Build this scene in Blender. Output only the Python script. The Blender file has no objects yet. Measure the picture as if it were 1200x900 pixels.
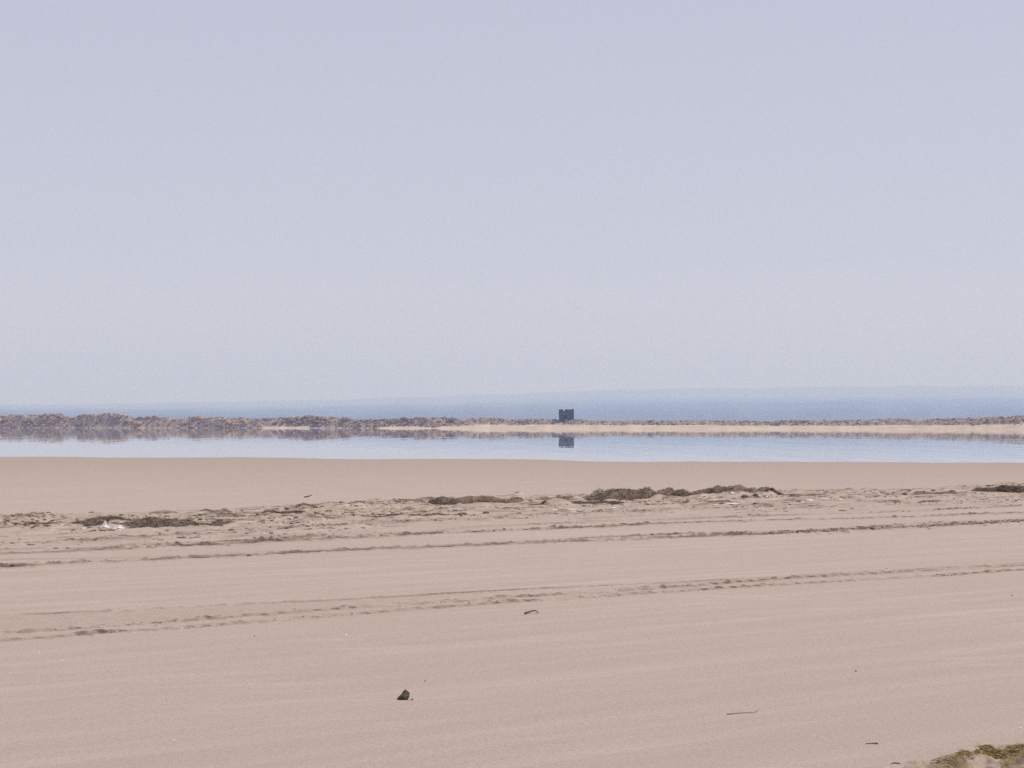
import bpy, bmesh, math, random
import numpy as np
from mathutils import Vector, Matrix, noise as mnoise

random.seed(11)
rng = np.random.default_rng(7)
scene = bpy.context.scene
COL = scene.collection

# ------------------------------------------------------------------ camera
W0, H0, FPX, CAMH, YH = 1200, 900, 2600.0, 1.65, 495.0
PITCH = math.atan((YH - H0 / 2) / FPX)
cam_d = bpy.data.cameras.new('camera')
cam_d.sensor_width = 36.0
cam_d.lens = FPX * 36.0 / W0
cam_d.clip_start = 0.1
cam_d.clip_end = 60000
cam = bpy.data.objects.new('camera', cam_d)
COL.objects.link(cam)
cam.location = (0, 0, CAMH)
cam.rotation_euler = (math.pi / 2 + PITCH, 0, 0)
scene.camera = cam
FW = np.array([0, math.cos(PITCH), math.sin(PITCH)])
UP = np.array([0, -math.sin(PITCH), math.cos(PITCH)])
RT = np.array([1.0, 0, 0])


def ray(px, py):
    return FW + RT * ((px - W0 / 2) / FPX) + UP * ((H0 / 2 - py) / FPX)


def gp(px, py, z=0.0):
    """where the line of sight of a photo pixel meets the flat ground"""
    d = ray(px, py)
    t = (z - CAMH) / d[2]
    return np.array([d[0] * t, d[1] * t, z])


def at_y(px, py, Y):
    d = ray(px, py)
    t = Y / d[1]
    return np.array([d[0] * t, Y, CAMH + d[2] * t])


def mpp(px, py):
    """metres per photo pixel on the ground there"""
    return gp(px, py)[1] / FPX


# ------------------------------------------------------------------ noise
def _hash(ix, iy, seed):
    h = (ix.astype(np.int64) * 374761393 + iy.astype(np.int64) * 668265263 + seed * 1442695041) & 0xFFFFFFFF
    h = ((h ^ (h >> 13)) * 1274126177) & 0xFFFFFFFF
    h = (h ^ (h >> 16)) & 0xFFFFFFFF
    return h.astype(np.float64) / 0xFFFFFFFF


def vn(x, y, seed=0):
    x = np.asarray(x, float); y = np.asarray(y, float)
    x, y = np.broadcast_arrays(x, y)
    ix = np.floor(x); iy = np.floor(y)
    fx = x - ix; fy = y - iy
    fx = fx * fx * (3 - 2 * fx); fy = fy * fy * (3 - 2 * fy)
    a = _hash(ix, iy, seed); b = _hash(ix + 1, iy, seed)
    c = _hash(ix, iy + 1, seed); d = _hash(ix + 1, iy + 1, seed)
    return (a + (b - a) * fx) * (1 - fy) + (c + (d - c) * fx) * fy


def fbm(x, y, seed=0, oct=4, gain=0.5):
    s = 0; amp = 1; tot = 0
    for k in range(oct):
        s = s + amp * vn(x * 2 ** k + 17.3 * k, y * 2 ** k - 9.1 * k, seed + k)
        tot += amp; amp *= gain
    return s / tot


def smooth(a, b, x):
    t = np.clip((x - a) / (b - a), 0, 1)
    return t * t * (3 - 2 * t)


# ------------------------------------------------------------------ materials
def new_mat(name, rough=0.9, spec=0.15):
    m = bpy.data.materials.new(name)
    m.use_nodes = True
    nt = m.node_tree
    b = nt.nodes['Principled BSDF']
    b.inputs['Roughness'].default_value = rough
    b.inputs['Specular IOR Level'].default_value = spec
    return m, nt, b


def N(nt, t, **kw):
    n = nt.nodes.new(t)
    for k, v in kw.items():
        setattr(n, k, v)
    return n


def noise_node(nt, vec, scale, detail=4, rough=0.55):
    n = N(nt, 'ShaderNodeTexNoise')
    n.inputs['Scale'].default_value = scale
    n.inputs['Detail'].default_value = detail
    n.inputs['Roughness'].default_value = rough
    nt.links.new(vec, n.inputs['Vector'])
    return n.outputs['Fac']


def ramp(nt, fac, stops):
    r = N(nt, 'ShaderNodeValToRGB')
    el = r.color_ramp.elements
    while len(el) < len(stops):
        el.new(0.5)
    for e, (p, c) in zip(el, stops):
        e.position = p
        e.color = (*c, 1) if len(c) == 3 else c
    nt.links.new(fac, r.inputs['Fac'])
    return r.outputs['Color']


def mixc(nt, fac, a, b, blend='MIX'):
    m = N(nt, 'ShaderNodeMix', data_type='RGBA', blend_type=blend)
    if isinstance(fac, (int, float)):
        m.inputs['Factor'].default_value = fac
    else:
        nt.links.new(fac, m.inputs['Factor'])
    for k, v in ((6, a), (7, b)):
        if isinstance(v, tuple):
            m.inputs[k].default_value = (*v, 1)
        else:
            nt.links.new(v, m.inputs[k])
    return m.outputs[2]


def mth(nt, op, a, b=0.0, clamp=False):
    m = N(nt, 'ShaderNodeMath', operation=op, use_clamp=clamp)
    for k, v in ((0, a), (1, b)):
        if isinstance(v, (int, float)):
            m.inputs[k].default_value = v
        else:
            nt.links.new(v, m.inputs[k])
    return m.outputs[0]


def attr(nt, name):
    a = N(nt, 'ShaderNodeAttribute', attribute_name=name)
    return a


def coords(nt, scale=(1, 1, 1), rotz=0.0):
    g = N(nt, 'ShaderNodeTexCoord')
    mp = N(nt, 'ShaderNodeMapping')
    mp.inputs['Scale'].default_value = scale
    mp.inputs['Rotation'].default_value = (0, 0, rotz)
    nt.links.new(g.outputs['Object'], mp.inputs['Vector'])
    return mp.outputs['Vector']


def bump(nt, b, height, strength, dist):
    n = N(nt, 'ShaderNodeBump')
    n.inputs['Strength'].default_value = strength
    n.inputs['Distance'].default_value = dist
    nt.links.new(height, n.inputs['Height'])
    nt.links.new(n.outputs['Normal'], b.inputs['Normal'])


HEAD = math.radians(40)       # direction of the tyre tracks and the debris line
UX, UY = math.cos(HEAD), math.sin(HEAD)

# sand / mud flat
m_sand, nt, b = new_mat('dried_mud_sand', 0.95, 0.08)
c1 = coords(nt)
# Mapping node rotates first on texture coords: rotate by -HEAD then squeeze along the streaks
cr = N(nt, 'ShaderNodeVectorRotate', rotation_type='Z_AXIS')
cr.inputs['Angle'].default_value = -HEAD
nt.links.new(c1, cr.inputs['Vector'])
cs = N(nt, 'ShaderNodeVectorMath', operation='MULTIPLY')
cs.inputs[1].default_value = (0.16, 2.6, 1)
nt.links.new(cr.outputs['Vector'], cs.inputs[0])
streak = noise_node(nt, cs.outputs[0], 1.0, 6, 0.6)
broad = noise_node(nt, c1, 0.09, 4, 0.5)
col = ramp(nt, streak, [(0.28, (0.418, 0.333, 0.277)), (0.52, (0.446, 0.359, 0.301)),
                        (0.72, (0.486, 0.400, 0.354))])
col = mixc(nt, mth(nt, 'MULTIPLY', ramp(nt, broad, [(0.4, (0, 0, 0)), (0.65, (1, 1, 1))]), 0.35),
           col, (0.434, 0.350, 0.286))
cr2 = N(nt, 'ShaderNodeVectorRotate', rotation_type='Z_AXIS')
cr2.inputs['Angle'].default_value = -math.radians(16)
nt.links.new(c1, cr2.inputs['Vector'])
cs2 = N(nt, 'ShaderNodeVectorMath', operation='MULTIPLY')
cs2.inputs[1].default_value = (0.7, 4.5, 1)
nt.links.new(cr2.outputs['Vector'], cs2.inputs[0])
wisp = noise_node(nt, cs2.outputs[0], 1.0, 6, 0.65)
wmask = mth(nt, 'MULTIPLY', ramp(nt, wisp, [(0.52, (0, 0, 0)), (0.72, (1, 1, 1))]), ramp(nt, noise_node(nt, c1, 0.28, 3, 0.5), [(0.45, (0, 0, 0)), (0.62, (1, 1, 1))]))
col = mixc(nt, mth(nt, 'MULTIPLY', wmask, 0.7), col, (0.51, 0.44, 0.42))
dpm = attr(nt, 'damp').outputs['Fac']
col = mixc(nt, mth(nt, 'MULTIPLY', dpm, 0.85), col, (0.365, 0.290, 0.240))
fine = noise_node(nt, c1, 28.0, 5, 0.75)
col = mixc(nt, 0.34, col, ramp(nt, fine, [(0.25, (0.30, 0.30, 0.30)), (0.75, (0.70, 0.70, 0.70))]), 'OVERLAY')
grain = noise_node(nt, c1, 130.0, 4, 0.8)
col = mixc(nt, 0.5, col, ramp(nt, grain, [(0.25, (0.20, 0.20, 0.20)), (0.75, (0.80, 0.80, 0.80))]), 'OVERLAY')
# disturbed, yellower crust on the debris line; churned sand in the tracks
a_deb = attr(nt, 'debris').outputs['Fac']
cs3 = N(nt, 'ShaderNodeVectorMath', operation='MULTIPLY')
cs3.inputs[1].default_value = (1.1, 4.0, 1)
nt.links.new(cr.outputs['Vector'], cs3.inputs[0])
crust = noise_node(nt, cs3.outputs[0], 1.0, 6, 0.72)
ccol = ramp(nt, crust, [(0.33, (0.20, 0.145, 0.11)), (0.43, (0.36, 0.275, 0.21)), (0.56, (0.44, 0.355, 0.27)),
                        (0.68, (0.58, 0.51, 0.44))])
col = mixc(nt, mth(nt, 'MULTIPLY', a_deb, 1.0), col, ccol)
a_trk = attr(nt, 'track').outputs['Fac']
tcol = ramp(nt, noise_node(nt, c1, 7.0, 5, 0.7), [(0.35, (0.27, 0.195, 0.15)), (0.6, (0.47, 0.37, 0.285))])
col = mixc(nt, mth(nt, 'MULTIPLY', a_trk, 0.8), col, tcol)
a_mud_shade = attr(nt, 'mud').outputs['Fac']
col = mixc(nt, a_mud_shade, col, (0.115, 0.080, 0.064))  # real dark mud, plus shade painted on the rut walls
# algae film in the wet rut close by
a_alg = attr(nt, 'algae').outputs['Fac']
col = mixc(nt, a_alg, col, (0.34, 0.25, 0.06))
nt.links.new(col, b.inputs['Base Color'])
bump(nt, b, noise_node(nt, c1, 22.0, 7, 0.75), 0.9, 0.014)


def attr_rock(name, rough=0.95, bscale=6.0, var=0.5):
    """rock / mud lumps whose own colour comes from a per-lump attribute"""
    m, nt, b = new_mat(name, rough, 0.08)
    c = coords(nt)
    base = attr(nt, 'tone').outputs['Color']
    n = noise_node(nt, c, bscale, 5, 0.65)
    col = mixc(nt, var, base, ramp(nt, n, [(0.3, (0.25, 0.25, 0.25)), (0.7, (0.75, 0.75, 0.75))]), 'OVERLAY')
    nt.links.new(col, b.inputs['Base Color'])
    bump(nt, b, noise_node(nt, c, bscale * 2.5, 5, 0.7), 0.5, 0.15 / bscale)
    return m


def plain_rock(name, ca, cb, scale, rough=0.9, bdist=0.01):
    m, nt, b = new_mat(name, rough, 0.12)
    c = coords(nt)
    n = noise_node(nt, c, scale, 6, 0.65)
    nt.links.new(ramp(nt, n, [(0.35, ca), (0.65, cb)]), b.inputs['Base Color'])
    bump(nt, b, noise_node(nt, c, scale * 3, 5, 0.7), 0.6, bdist)
    return m


m_rubble = attr_rock('rubble_rock', 0.95, 1.6, 0.45)
m_crumb = attr_rock('mud_crumb', 0.95, 40.0, 0.5)
m_weed = attr_rock('dry_seaweed', 0.9, 14.0, 0.5)
m_clod = plain_rock('dried_mud', (0.085, 0.058, 0.047), (0.19, 0.135, 0.105), 22)
m_salt = plain_rock('salt_crust', (0.55, 0.50, 0.46), (0.82, 0.80, 0.77), 18)
m_plastic, nt, b = new_mat('crumpled_white_plastic', 0.45, 0.4)
nt.links.new(ramp(nt, noise_node(nt, coords(nt), 9, 5, 0.6), [(0.35, (0.50, 0.45, 0.42)), (0.6, (0.74, 0.72, 0.70))]),
             b.inputs['Base Color'])
m_wood = plain_rock('weathered_stick', (0.05, 0.036, 0.03), (0.15, 0.11, 0.085), 30)

# far bank earth: pale beach apron below, brown earth above
m_bank, nt, b = new_mat('bank_earth', 0.95, 0.08)
c = coords(nt)
n = noise_node(nt, c, 0.55, 6, 0.7)
earth = ramp(nt, n, [(0.3, (0.17, 0.12, 0.10)), (0.5, (0.32, 0.24, 0.185)), (0.66, (0.52, 0.41, 0.29))])
sandc = ramp(nt, noise_node(nt, c, 0.25, 5, 0.6), [(0.35, (0.47, 0.37, 0.27)), (0.65, (0.60, 0.49, 0.37))])
nt.links.new(mixc(nt, attr(nt, 'sand').outputs['Fac'], earth, sandc), b.inputs['Base Color'])
bump(nt, b, noise_node(nt, c, 1.5, 6, 0.7), 0.6, 0.25)

# blockhouse concrete
m_conc, nt, b = new_mat('blackened_concrete', 0.9, 0.15)
c = coords(nt)
n = noise_node(nt, c, 1.7, 6, 0.65)
nt.links.new(ramp(nt, n, [(0.32, (0.022, 0.021, 0.026)), (0.47, (0.045, 0.041, 0.044)), (0.64, (0.12, 0.108, 0.106))]),
             b.inputs['Base Color'])
bump(nt, b, noise_node(nt, c, 5, 5, 0.7), 0.6, 0.08)
m_dark, nt, b = new_mat('doorway_shade_black', 0.95, 0.05)  # near-black colour paints the shade inside the doorway opening
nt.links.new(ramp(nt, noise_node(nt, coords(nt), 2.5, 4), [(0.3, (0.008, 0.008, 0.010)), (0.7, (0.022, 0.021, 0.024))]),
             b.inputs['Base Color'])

# hills: dry scrub
m_hill, nt, b = new_mat('hill_scrub', 0.95, 0.05)
c = coords(nt)
n = noise_node(nt, c, 0.004, 7, 0.6)
near_c = ramp(nt, n, [(0.35, (0.022, 0.032, 0.045)), (0.65, (0.058, 0.068, 0.075))])
far_c = ramp(nt, n, [(0.35, (0.055, 0.034, 0.034)), (0.65, (0.15, 0.095, 0.082))])      # bare reddish ridge beyond the scrub
sep = N(nt, 'ShaderNodeSeparateXYZ'); nt.links.new(c, sep.inputs[0])
mr = N(nt, 'ShaderNodeMapRange'); mr.inputs[1].default_value = 5800; mr.inputs[2].default_value = 10400
nt.links.new(sep.outputs[1], mr.inputs[0])
nt.links.new(mixc(nt, mr.outputs[0], near_c, far_c), b.inputs['Base Color'])

# water: dark shallow water, nearly calm
m_water, nt, b = new_mat('calm_water', 0.012, 0.5)
b.inputs['Base Color'].default_value = (0.42, 0.41, 0.42, 1)
b.inputs['IOR'].default_value = 1.333
c = coords(nt, (1, 0.10, 1))
h = noise_node(nt, c, 0.35, 3, 0.55)
bump(nt, b, h, 1.0, 0.026)

# stone
m_mosstone = plain_rock('algae_covered_stone', (0.050, 0.034, 0.029), (0.125, 0.108, 0.072), 45, 0.9, 0.006)


# ------------------------------------------------------------------ object helpers
def mesh_np(name, verts, faces, mat, smooth_shade=True):
    """faces: (n,3) or (n,4) integer array"""
    verts = np.asarray(verts, np.float32); faces = np.asarray(faces, np.int32)
    me = bpy.data.meshes.new(name)
    k = faces.shape[1]
    me.vertices.add(len(verts)); me.vertices.foreach_set('co', verts.ravel())
    me.loops.add(faces.size); me.loops.foreach_set('vertex_index', faces.ravel())
    me.polygons.add(len(faces))
    me.polygons.foreach_set('loop_start', np.arange(0, faces.size, k, dtype=np.int32))
    me.polygons.foreach_set('loop_total', np.full(len(faces), k, np.int32))
    me.polygons.foreach_set('use_smooth', np.full(len(faces), smooth_shade, bool))
    me.update(calc_edges=True)
    me.materials.append(mat)
    return me


def add_attr(me, name, vals):
    a = me.attributes.new(name, 'FLOAT', 'POINT')
    a.data.foreach_set('value', np.asarray(vals, np.float32))


def add_tone(me, cols):
    a = me.attributes.new('tone', 'FLOAT_COLOR', 'POINT')
    cols = np.asarray(cols, np.float32)
    a.data.foreach_set('color', np.concatenate([cols, np.ones((len(cols), 1), np.float32)], 1).ravel())


def link(name, me, loc=(0, 0, 0), rot=(0, 0, 0), parent=None):
    o = bpy.data.objects.new(name, me)
    COL.objects.link(o)
    o.location = loc
    o.rotation_euler = rot
    if parent:
        o.parent = parent
    return o


def tag(o, label=None, cat=None, group=None, kind=None):
    if label: o['label'] = label
    if cat: o['category'] = cat
    if group: o['group'] = group
    if kind: o['kind'] = kind
    return o


def ico(sub):
    bm = bmesh.new()
    bmesh.ops.create_icosphere(bm, subdivisions=sub, radius=1)
    v = np.array([x.co[:] for x in bm.verts]); f = np.array([[q.index for q in p.verts] for p in bm.faces])
    bm.free()
    return v, f


ICO = {k: ico(k) for k in (1, 2, 3, 4)}


def rock_verts(sub=2, seed=0, cuts=7, rough=0.25, flat=0.0):
    v, f = ICO[sub]
    v = v.copy()
    r = np.random.default_rng(seed)
    for _ in range(cuts):
        n = r.normal(size=3); n /= np.linalg.norm(n)
        d = r.uniform(0.5, 0.85)
        k = np.maximum(v @ n - d, 0)
        v -= k[:, None] * n
    off = r.uniform(-50, 50, 3)
    nz = np.array([mnoise.fractal(Vector(p * 1.7 + off), 1.0, 2.0, 3) for p in v])
    v *= (1 + rough * nz)[:, None]
    return v, f


# ------------------------------------------------------------------ line work on the flat
def uv(p):
    p = np.asarray(p)
    return p[..., 0] * UX + p[..., 1] * UY, -p[..., 0] * UY + p[..., 1] * UX


def world(u, v):
    return u * UX - v * UY, u * UY + v * UX


class Line:
    def __init__(self, pts):
        P = np.array([gp(*p) for p in pts])
        u, v = uv(P)
        o = np.argsort(u); u = u[o]; v = v[o]
        s0 = np.clip((v[1] - v[0]) / max(u[1] - u[0], .5), -.15, .15)
        s1 = np.clip((v[-1] - v[-2]) / max(u[-1] - u[-2], .5), -.15, .15)
        self.u0, self.u1 = u[0], u[-1]
        self.u = np.concatenate([[u[0] - 40], u, [u[-1] + 40]])
        self.v = np.concatenate([[v[0] - 40 * s0], v, [v[-1] + 40 * s1]])

    def off(self, u, v):
        return v - np.interp(u, self.u, self.v)

    def at(self, u):
        return np.interp(u, self.u, self.v)


L = {
    'T1': Line([(0, 722), (200, 713), (400, 703), (600, 692), (800, 683), (1000, 672), (1200, 660)]),
    'T2': Line([(0, 743), (200, 729), (400, 714), (600, 701), (800, 688), (900, 680), (1000, 674), (1100, 668), (1200, 663)]),
    'T3': Line([(0, 751), (200, 737), (400, 721), (500, 714), (600, 706), (800, 693), (900, 686), (1000, 680), (1100, 675), (1200, 668)]),
    'R1': Line([(0, 666), (50, 662), (130, 659), (200, 656), (280, 652), (400, 646), (600, 638), (700, 634), (800, 630), (900, 626), (1000, 622), (1100, 617), (1200, 611)]),
    'R1b': Line([(0, 657), (200, 652), (330, 646), (400, 643), (500, 640), (600, 635), (800, 626), (900, 623), (1000, 618), (1200, 608)]),
    'R2': Line([(0, 650), (60, 648), (100, 646), (200, 641), (400, 632), (500, 626), (600, 622), (700, 618), (800, 613), (900, 610), (1000, 608), (1200, 601)]),
    'R2b': Line([(0, 645), (120, 642), (200, 637), (300, 634), (400, 628), (500, 623), (600, 616), (700, 612), (800, 609), (900, 605), (1000, 602), (1200, 593)]),
    'R3': Line([(0, 638), (110, 634), (200, 629), (330, 622), (400, 618), (520, 609), (600, 606), (800, 598), (1000, 592), (1200, 588)]),
    'ZT': Line([(0, 606), (100, 603), (200, 601), (300, 598), (370, 592), (500, 586), (600, 583), (700, 582), (850, 577), (950, 575), (1100, 574), (1200, 570)]),
    'ZB': Line([(0, 650), (200, 641), (400, 630), (600, 618), (800, 608), (1000, 600), (1200, 592)]),
    'B1': Line([(1040, 902), (1085, 897), (1130, 892), (1170, 885), (1200, 880)]),
    'B2': Line([(1090, 903), (1130, 897), (1165, 891), (1200, 887)]),
}

SHORE = [(0, 534.5), (150, 535.5), (300, 535.5), (450, 536.5), (600, 537.5), (700, 539), (800, 539.5), (1000, 540.5), (1200, 541.5)]
_sp = np.array([gp(*p) for p in SHORE])
_sphi = np.arctan2(_sp[:, 0], _sp[:, 1]); _sr = np.hypot(_sp[:, 0], _sp[:, 1])
WATER_Z = -0.03


def height(x, y):
    u = x * UX + y * UY
    v = -x * UY + y * UX
    r = np.hypot(x, y)
    near = (r < 160)
    z = 0.012 * (fbm(u * 0.25, v * 0.8, 3, 3) - 0.5) + 0.006 * (fbm(x * 2.2, y * 2.2, 5, 3) - 0.5)
    z = z * near
    deb = np.zeros_like(x); trk = np.zeros_like(x); mud = np.zeros_like(x); alg = np.zeros_like(x)

    def rut(name, w, depth, lip, clod, lenw, amt, seed, floor=0.0):
        nonlocal z, trk, mud
        d = L[name].off(u, v)
        k = np.abs(d) < 5 * w
        if not k.any():
            return
        dd = d[k] + 0.35 * w * (vn(u[k] * 1.1, 0 * u[k], seed + 9) - 0.5) * 2
        uu = u[k]; vv = v[k]
        inten = floor + (1 - floor) * smooth(0.35, 0.65, fbm(uu * lenw, vv * 0.3, seed, 3))
        g = np.exp(-(dd / w) ** 2)
        l1 = np.exp(-((np.abs(dd) - 1.6 * w) / (0.7 * w)) ** 2)
        cl = smooth(0.45, 0.8, fbm(uu * 11, vv * 9, seed + 3, 3))
        z[k] += inten * (-depth * g + lip * l1 * (0.3 + 1.4 * fbm(uu * 7, vv * 5, seed + 5, 3)) + clod * cl * (g + l1))
        trk[k] = np.maximum(trk[k], amt * inten * np.clip(g + l1, 0, 1))
        wall = np.exp(-((dd - 0.9 * w) / (0.6 * w)) ** 2) * smooth(0.30, 0.55, fbm(uu * 1.7, vv * 0.5, seed + 13, 3))  # shadow line of the rut lip, painted dark on the far wall
        mud[k] = np.maximum(mud[k], 0.75 * amt * inten * cl * smooth(0.2, 0.8, g + l1))
        if name in ('T2', 'T3'):      # tread lugs break the painted shade into dark dots
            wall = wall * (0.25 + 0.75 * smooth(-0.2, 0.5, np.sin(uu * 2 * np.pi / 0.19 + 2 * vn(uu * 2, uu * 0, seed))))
        mud[k] = np.maximum(mud[k], np.clip(amt * inten * wall * (0.75 + 0.9 * fbm(uu * 6, vv * 4, seed + 15, 2)), 0, 1))  # painted lip shade shares the mud mask

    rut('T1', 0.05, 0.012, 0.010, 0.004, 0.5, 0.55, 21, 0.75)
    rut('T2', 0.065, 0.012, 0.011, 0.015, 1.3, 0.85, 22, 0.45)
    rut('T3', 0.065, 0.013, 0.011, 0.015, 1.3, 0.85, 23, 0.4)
    bt = smooth(-0.25, 0.1, -L['T1'].off(u, v)) * smooth(-0.25, 0.1, L['T3'].off(u, v)) * near
    trk = np.maximum(trk, 0.30 * bt * (0.4 + 1.2 * fbm(u * 0.8, v * 3, 29, 3)))
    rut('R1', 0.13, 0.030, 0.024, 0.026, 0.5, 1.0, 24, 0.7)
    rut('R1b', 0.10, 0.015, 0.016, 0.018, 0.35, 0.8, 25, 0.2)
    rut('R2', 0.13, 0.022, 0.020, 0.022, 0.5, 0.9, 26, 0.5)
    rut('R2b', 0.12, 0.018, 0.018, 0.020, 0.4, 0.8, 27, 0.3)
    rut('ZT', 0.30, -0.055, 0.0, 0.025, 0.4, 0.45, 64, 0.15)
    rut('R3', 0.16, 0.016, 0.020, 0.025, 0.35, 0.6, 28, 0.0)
    # the disturbed strip the wrack lies on
    dt = L['ZT'].off(u, v); db = L['ZB'].off(u, v)
    zone = smooth(-0.6, 0.5, -dt) * smooth(-2.0, 2.5, db) * near
    up = smooth(0.0, 1.0, np.clip(db / np.maximum(db - dt, 0.1), 0, 1))
    zone = zone * (0.35 + 0.65 * up)
    zone = zone * (0.68 + 0.32 * smooth(0.3, 0.6, fbm(u * 0.22, v * 0.6, 41, 3)))
    lump = np.maximum(fbm(x * 2.1, y * 2.1, 31, 4) - 0.47, 0) * 0.30
    lump2 = np.maximum(fbm(u * 0.7, v * 1.6, 35, 3) - 0.45, 0) * 0.14
    z = z + zone * (lump + lump2)
    deb = np.maximum(deb, zone)
    mud = np.maximum(mud, zone * smooth(0.55, 0.68, fbm(u * 0.9, v * 4.0, 37, 5, 0.65)) * 0.95)
    # close tyre rut with algae, bottom right of the picture
    for name, amp, w, sd in (('B1', 0.020, 0.07, 51), ('B2', 0.030, 0.09, 52)):
        d = L[name].off(u, v)
        k = (np.abs(d) < 0.5) & (r < 22) & (r > 7)
        if k.any():
            fade = smooth(-0.35, 0.35, u[k] - L[name].u0)
            g = np.exp(-((d[k]) / w) ** 2)
            g2 = np.exp(-((d[k] + 2.2 * w) / w) ** 2)
            cl = fbm(u[k] * 9, v[k] * 14, sd, 3)
            z[k] += fade * (g * amp * (0.1 + 1.5 * smooth(0.35, 0.75, cl)) - g2 * amp * 0.5) + fade * (g + g2) * 0.02 * (fbm(u[k] * 22, v[k] * 30, sd + 8, 3) - .5)
            alg[k] = np.maximum(alg[k], 0.45 * fade * g * smooth(0.47, 0.60, fbm(u[k] * 16, v[k] * 26, sd + 6, 3)))
            mud[k] = np.maximum(mud[k], 0.8 * fade * g2 * smooth(0.4, 0.6, fbm(u[k] * 8, v[k] * 10, sd + 4, 3)))
    # shoreline and lagoon bed
    phi = np.arctan2(x, y)
    rs = np.interp(phi, _sphi, _sr) + 10.0 * (fbm(x * 0.16, y * 0.04, 91, 4) - 0.5)
    t = r - rs
    lagoon = np.abs(phi) < 2.0
    slope = np.where(t < 0, np.maximum(-t * 0.004, 0), -t * 0.010)
    zs = WATER_Z + np.clip(slope, -1.0, 0.03)
    zs = np.where(t > 0, np.maximum(zs, -1.2), zs)
    zz = z + np.where(r < 60, 0.0, zs)
    return zz, deb * near, trk, mud, alg


# ---- the ground: one polar sheet round the camera, finer where relief is
dense = np.radians(np.arange(-19.0, 19.0001, 0.028))
side = np.radians(np.concatenate([np.geomspace(19.1, 180, 70)]))
phi = np.concatenate([-side[::-1], dense, side[:-1]])
rows = [0.6]
while rows[-1] < 13000:
    r = rows[-1]
    if r < 9: d = 0.25
    elif r < 130:
        d = r * r / 3661 * (0.36 if r < 62 else 0.5)
    elif r < 700: d = 12
    else: d = r * 0.15
    rows.append(r + d)
rows = np.array(rows)
PH, RR = np.meshgrid(phi, rows)
gx = (RR * np.sin(PH)).ravel(); gy = (RR * np.cos(PH)).ravel()
gz, g_deb, g_trk, g_mud_shade, g_alg = height(gx, gy)
nr, nc = RR.shape
idx = np.arange(nr * nc).reshape(nr, nc)
nxt = np.roll(idx, -1, axis=1)
quads = np.stack([idx[:-1], idx[1:], nxt[1:], nxt[:-1]], -1).reshape(-1, 4)[:, ::-1]
print('ground verts', nr * nc)
me = mesh_np('ground', np.stack([gx, gy, gz], 1), quads, m_sand)
# close the small hole under the camera
for n_, vals in (('damp', smooth(38, 100, np.hypot(gx, gy))), ('debris', g_deb), ('track', g_trk), ('mud', g_mud_shade), ('algae', g_alg)):
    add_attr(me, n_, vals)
ground = tag(link('ground', me), kind='structure')


def gh(x, y):
    return float(height(np.array([float(x)]), np.array([float(y)]))[0][0])


def gh_arr(x, y):
    return height(np.asarray(x, float), np.asarray(y, float))[0]


# ------------------------------------------------------------------ water
me = mesh_np('water', [(-2500, 70, WATER_Z), (2500, 70, WATER_Z), (2500, 700, WATER_Z), (-2500, 700, WATER_Z)],
             [[0, 1, 2, 3]], m_water)
tag(link('water', me), kind='structure')

# ------------------------------------------------------------------ far bank
_bx = [0, 1200]; _bd = [700.0, 530.0]
TOP = [(-60, 488), (0, 488), (30, 487), (60, 487), (75, 490), (100, 488.5), (112, 486.5), (125, 484.5), (138, 486), (148, 490.5),
       (200, 491), (235, 490), (300, 491), (340, 491), (378, 489.5), (400, 492), (440, 493), (470, 491), (515, 490.5),
       (540, 492), (563, 490), (600, 492), (640, 491.5), (660, 492.5), (680, 492), (690, 493), (720, 494.5), (740, 493.5), (800, 494), (830, 493.5),
       (900, 494.5), (960, 493.5), (1000, 493.5), (1060, 491.5), (1090, 492.5), (1130, 491), (1175, 489.5), (1200, 487.5), (1260, 488)]
SAND = [(-60, 0), (150, 0), (305, .0), (322, .22), (366, .24), (376, .0), (394, .0), (402, .0), (440, .0), (452, .3), (488, .25), (500, .1), (530, .35),
        (560, .55), (600, .62), (640, .68), (700, .74), (800, .76), (900, .72), (1000, .70), (1060, .66), (1200, .58), (1260, .55)]
_tx = np.array([p[0] for p in TOP]); _ty = np.array([p[1] for p in TOP])
_sx = np.array([p[0] for p in SAND]); _sv = np.array([p[1] for p in SAND])


def bank_base(X):
    """Y of the water's edge at lateral X, and the matching photo column"""
    pxg = 600 + X * FPX / 575.0
    for _ in range(4):
        D = np.interp(pxg, [0, 1200], [700, 530])
        D = np.clip(D, 500, 720)
        pxg = 600 + X * FPX / D
    return D, pxg


def bank_profile(X, s):
    """s metres behind the water's edge -> z, sand amount"""
    D, px = bank_base(X)
    ytop = np.interp(px, _tx, _ty) + 1.6 * (fbm(X * 0.35, X * 0 + 3.3, 61, 3) - 0.5)
    H = CAMH + (YH - ytop) / FPX * (D + 6)
    sf = np.interp(px, _sx, _sv)
    sf = np.clip(sf + (sf > 0.02) * 0.25 * (fbm(X * 0.12, X * 0 + 1.7, 63, 3) - 0.5), 0, 0.85)
    hs = sf * H * 0.62                    # top of the pale beach
    ls = np.maximum(sf * 7.0, 0.05)       # its width
    zsand = hs * np.clip(s / ls, 0, 1) ** 1.2
    t = np.clip((s - ls) / 3.2, 0, 1)
    zr = hs + (H - hs) * (t * t * (3 - 2 * t))
    z = np.where(s < ls, zsand, zr)
    back = np.clip((s - 14) / 20, 0, 1)
    z = z * (1 - 0.6 * back)
    sand = np.where(s < ls + 0.35, sf > 0.02, 0.0).astype(float)
    return z, sand, H, ls, D, px


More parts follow.
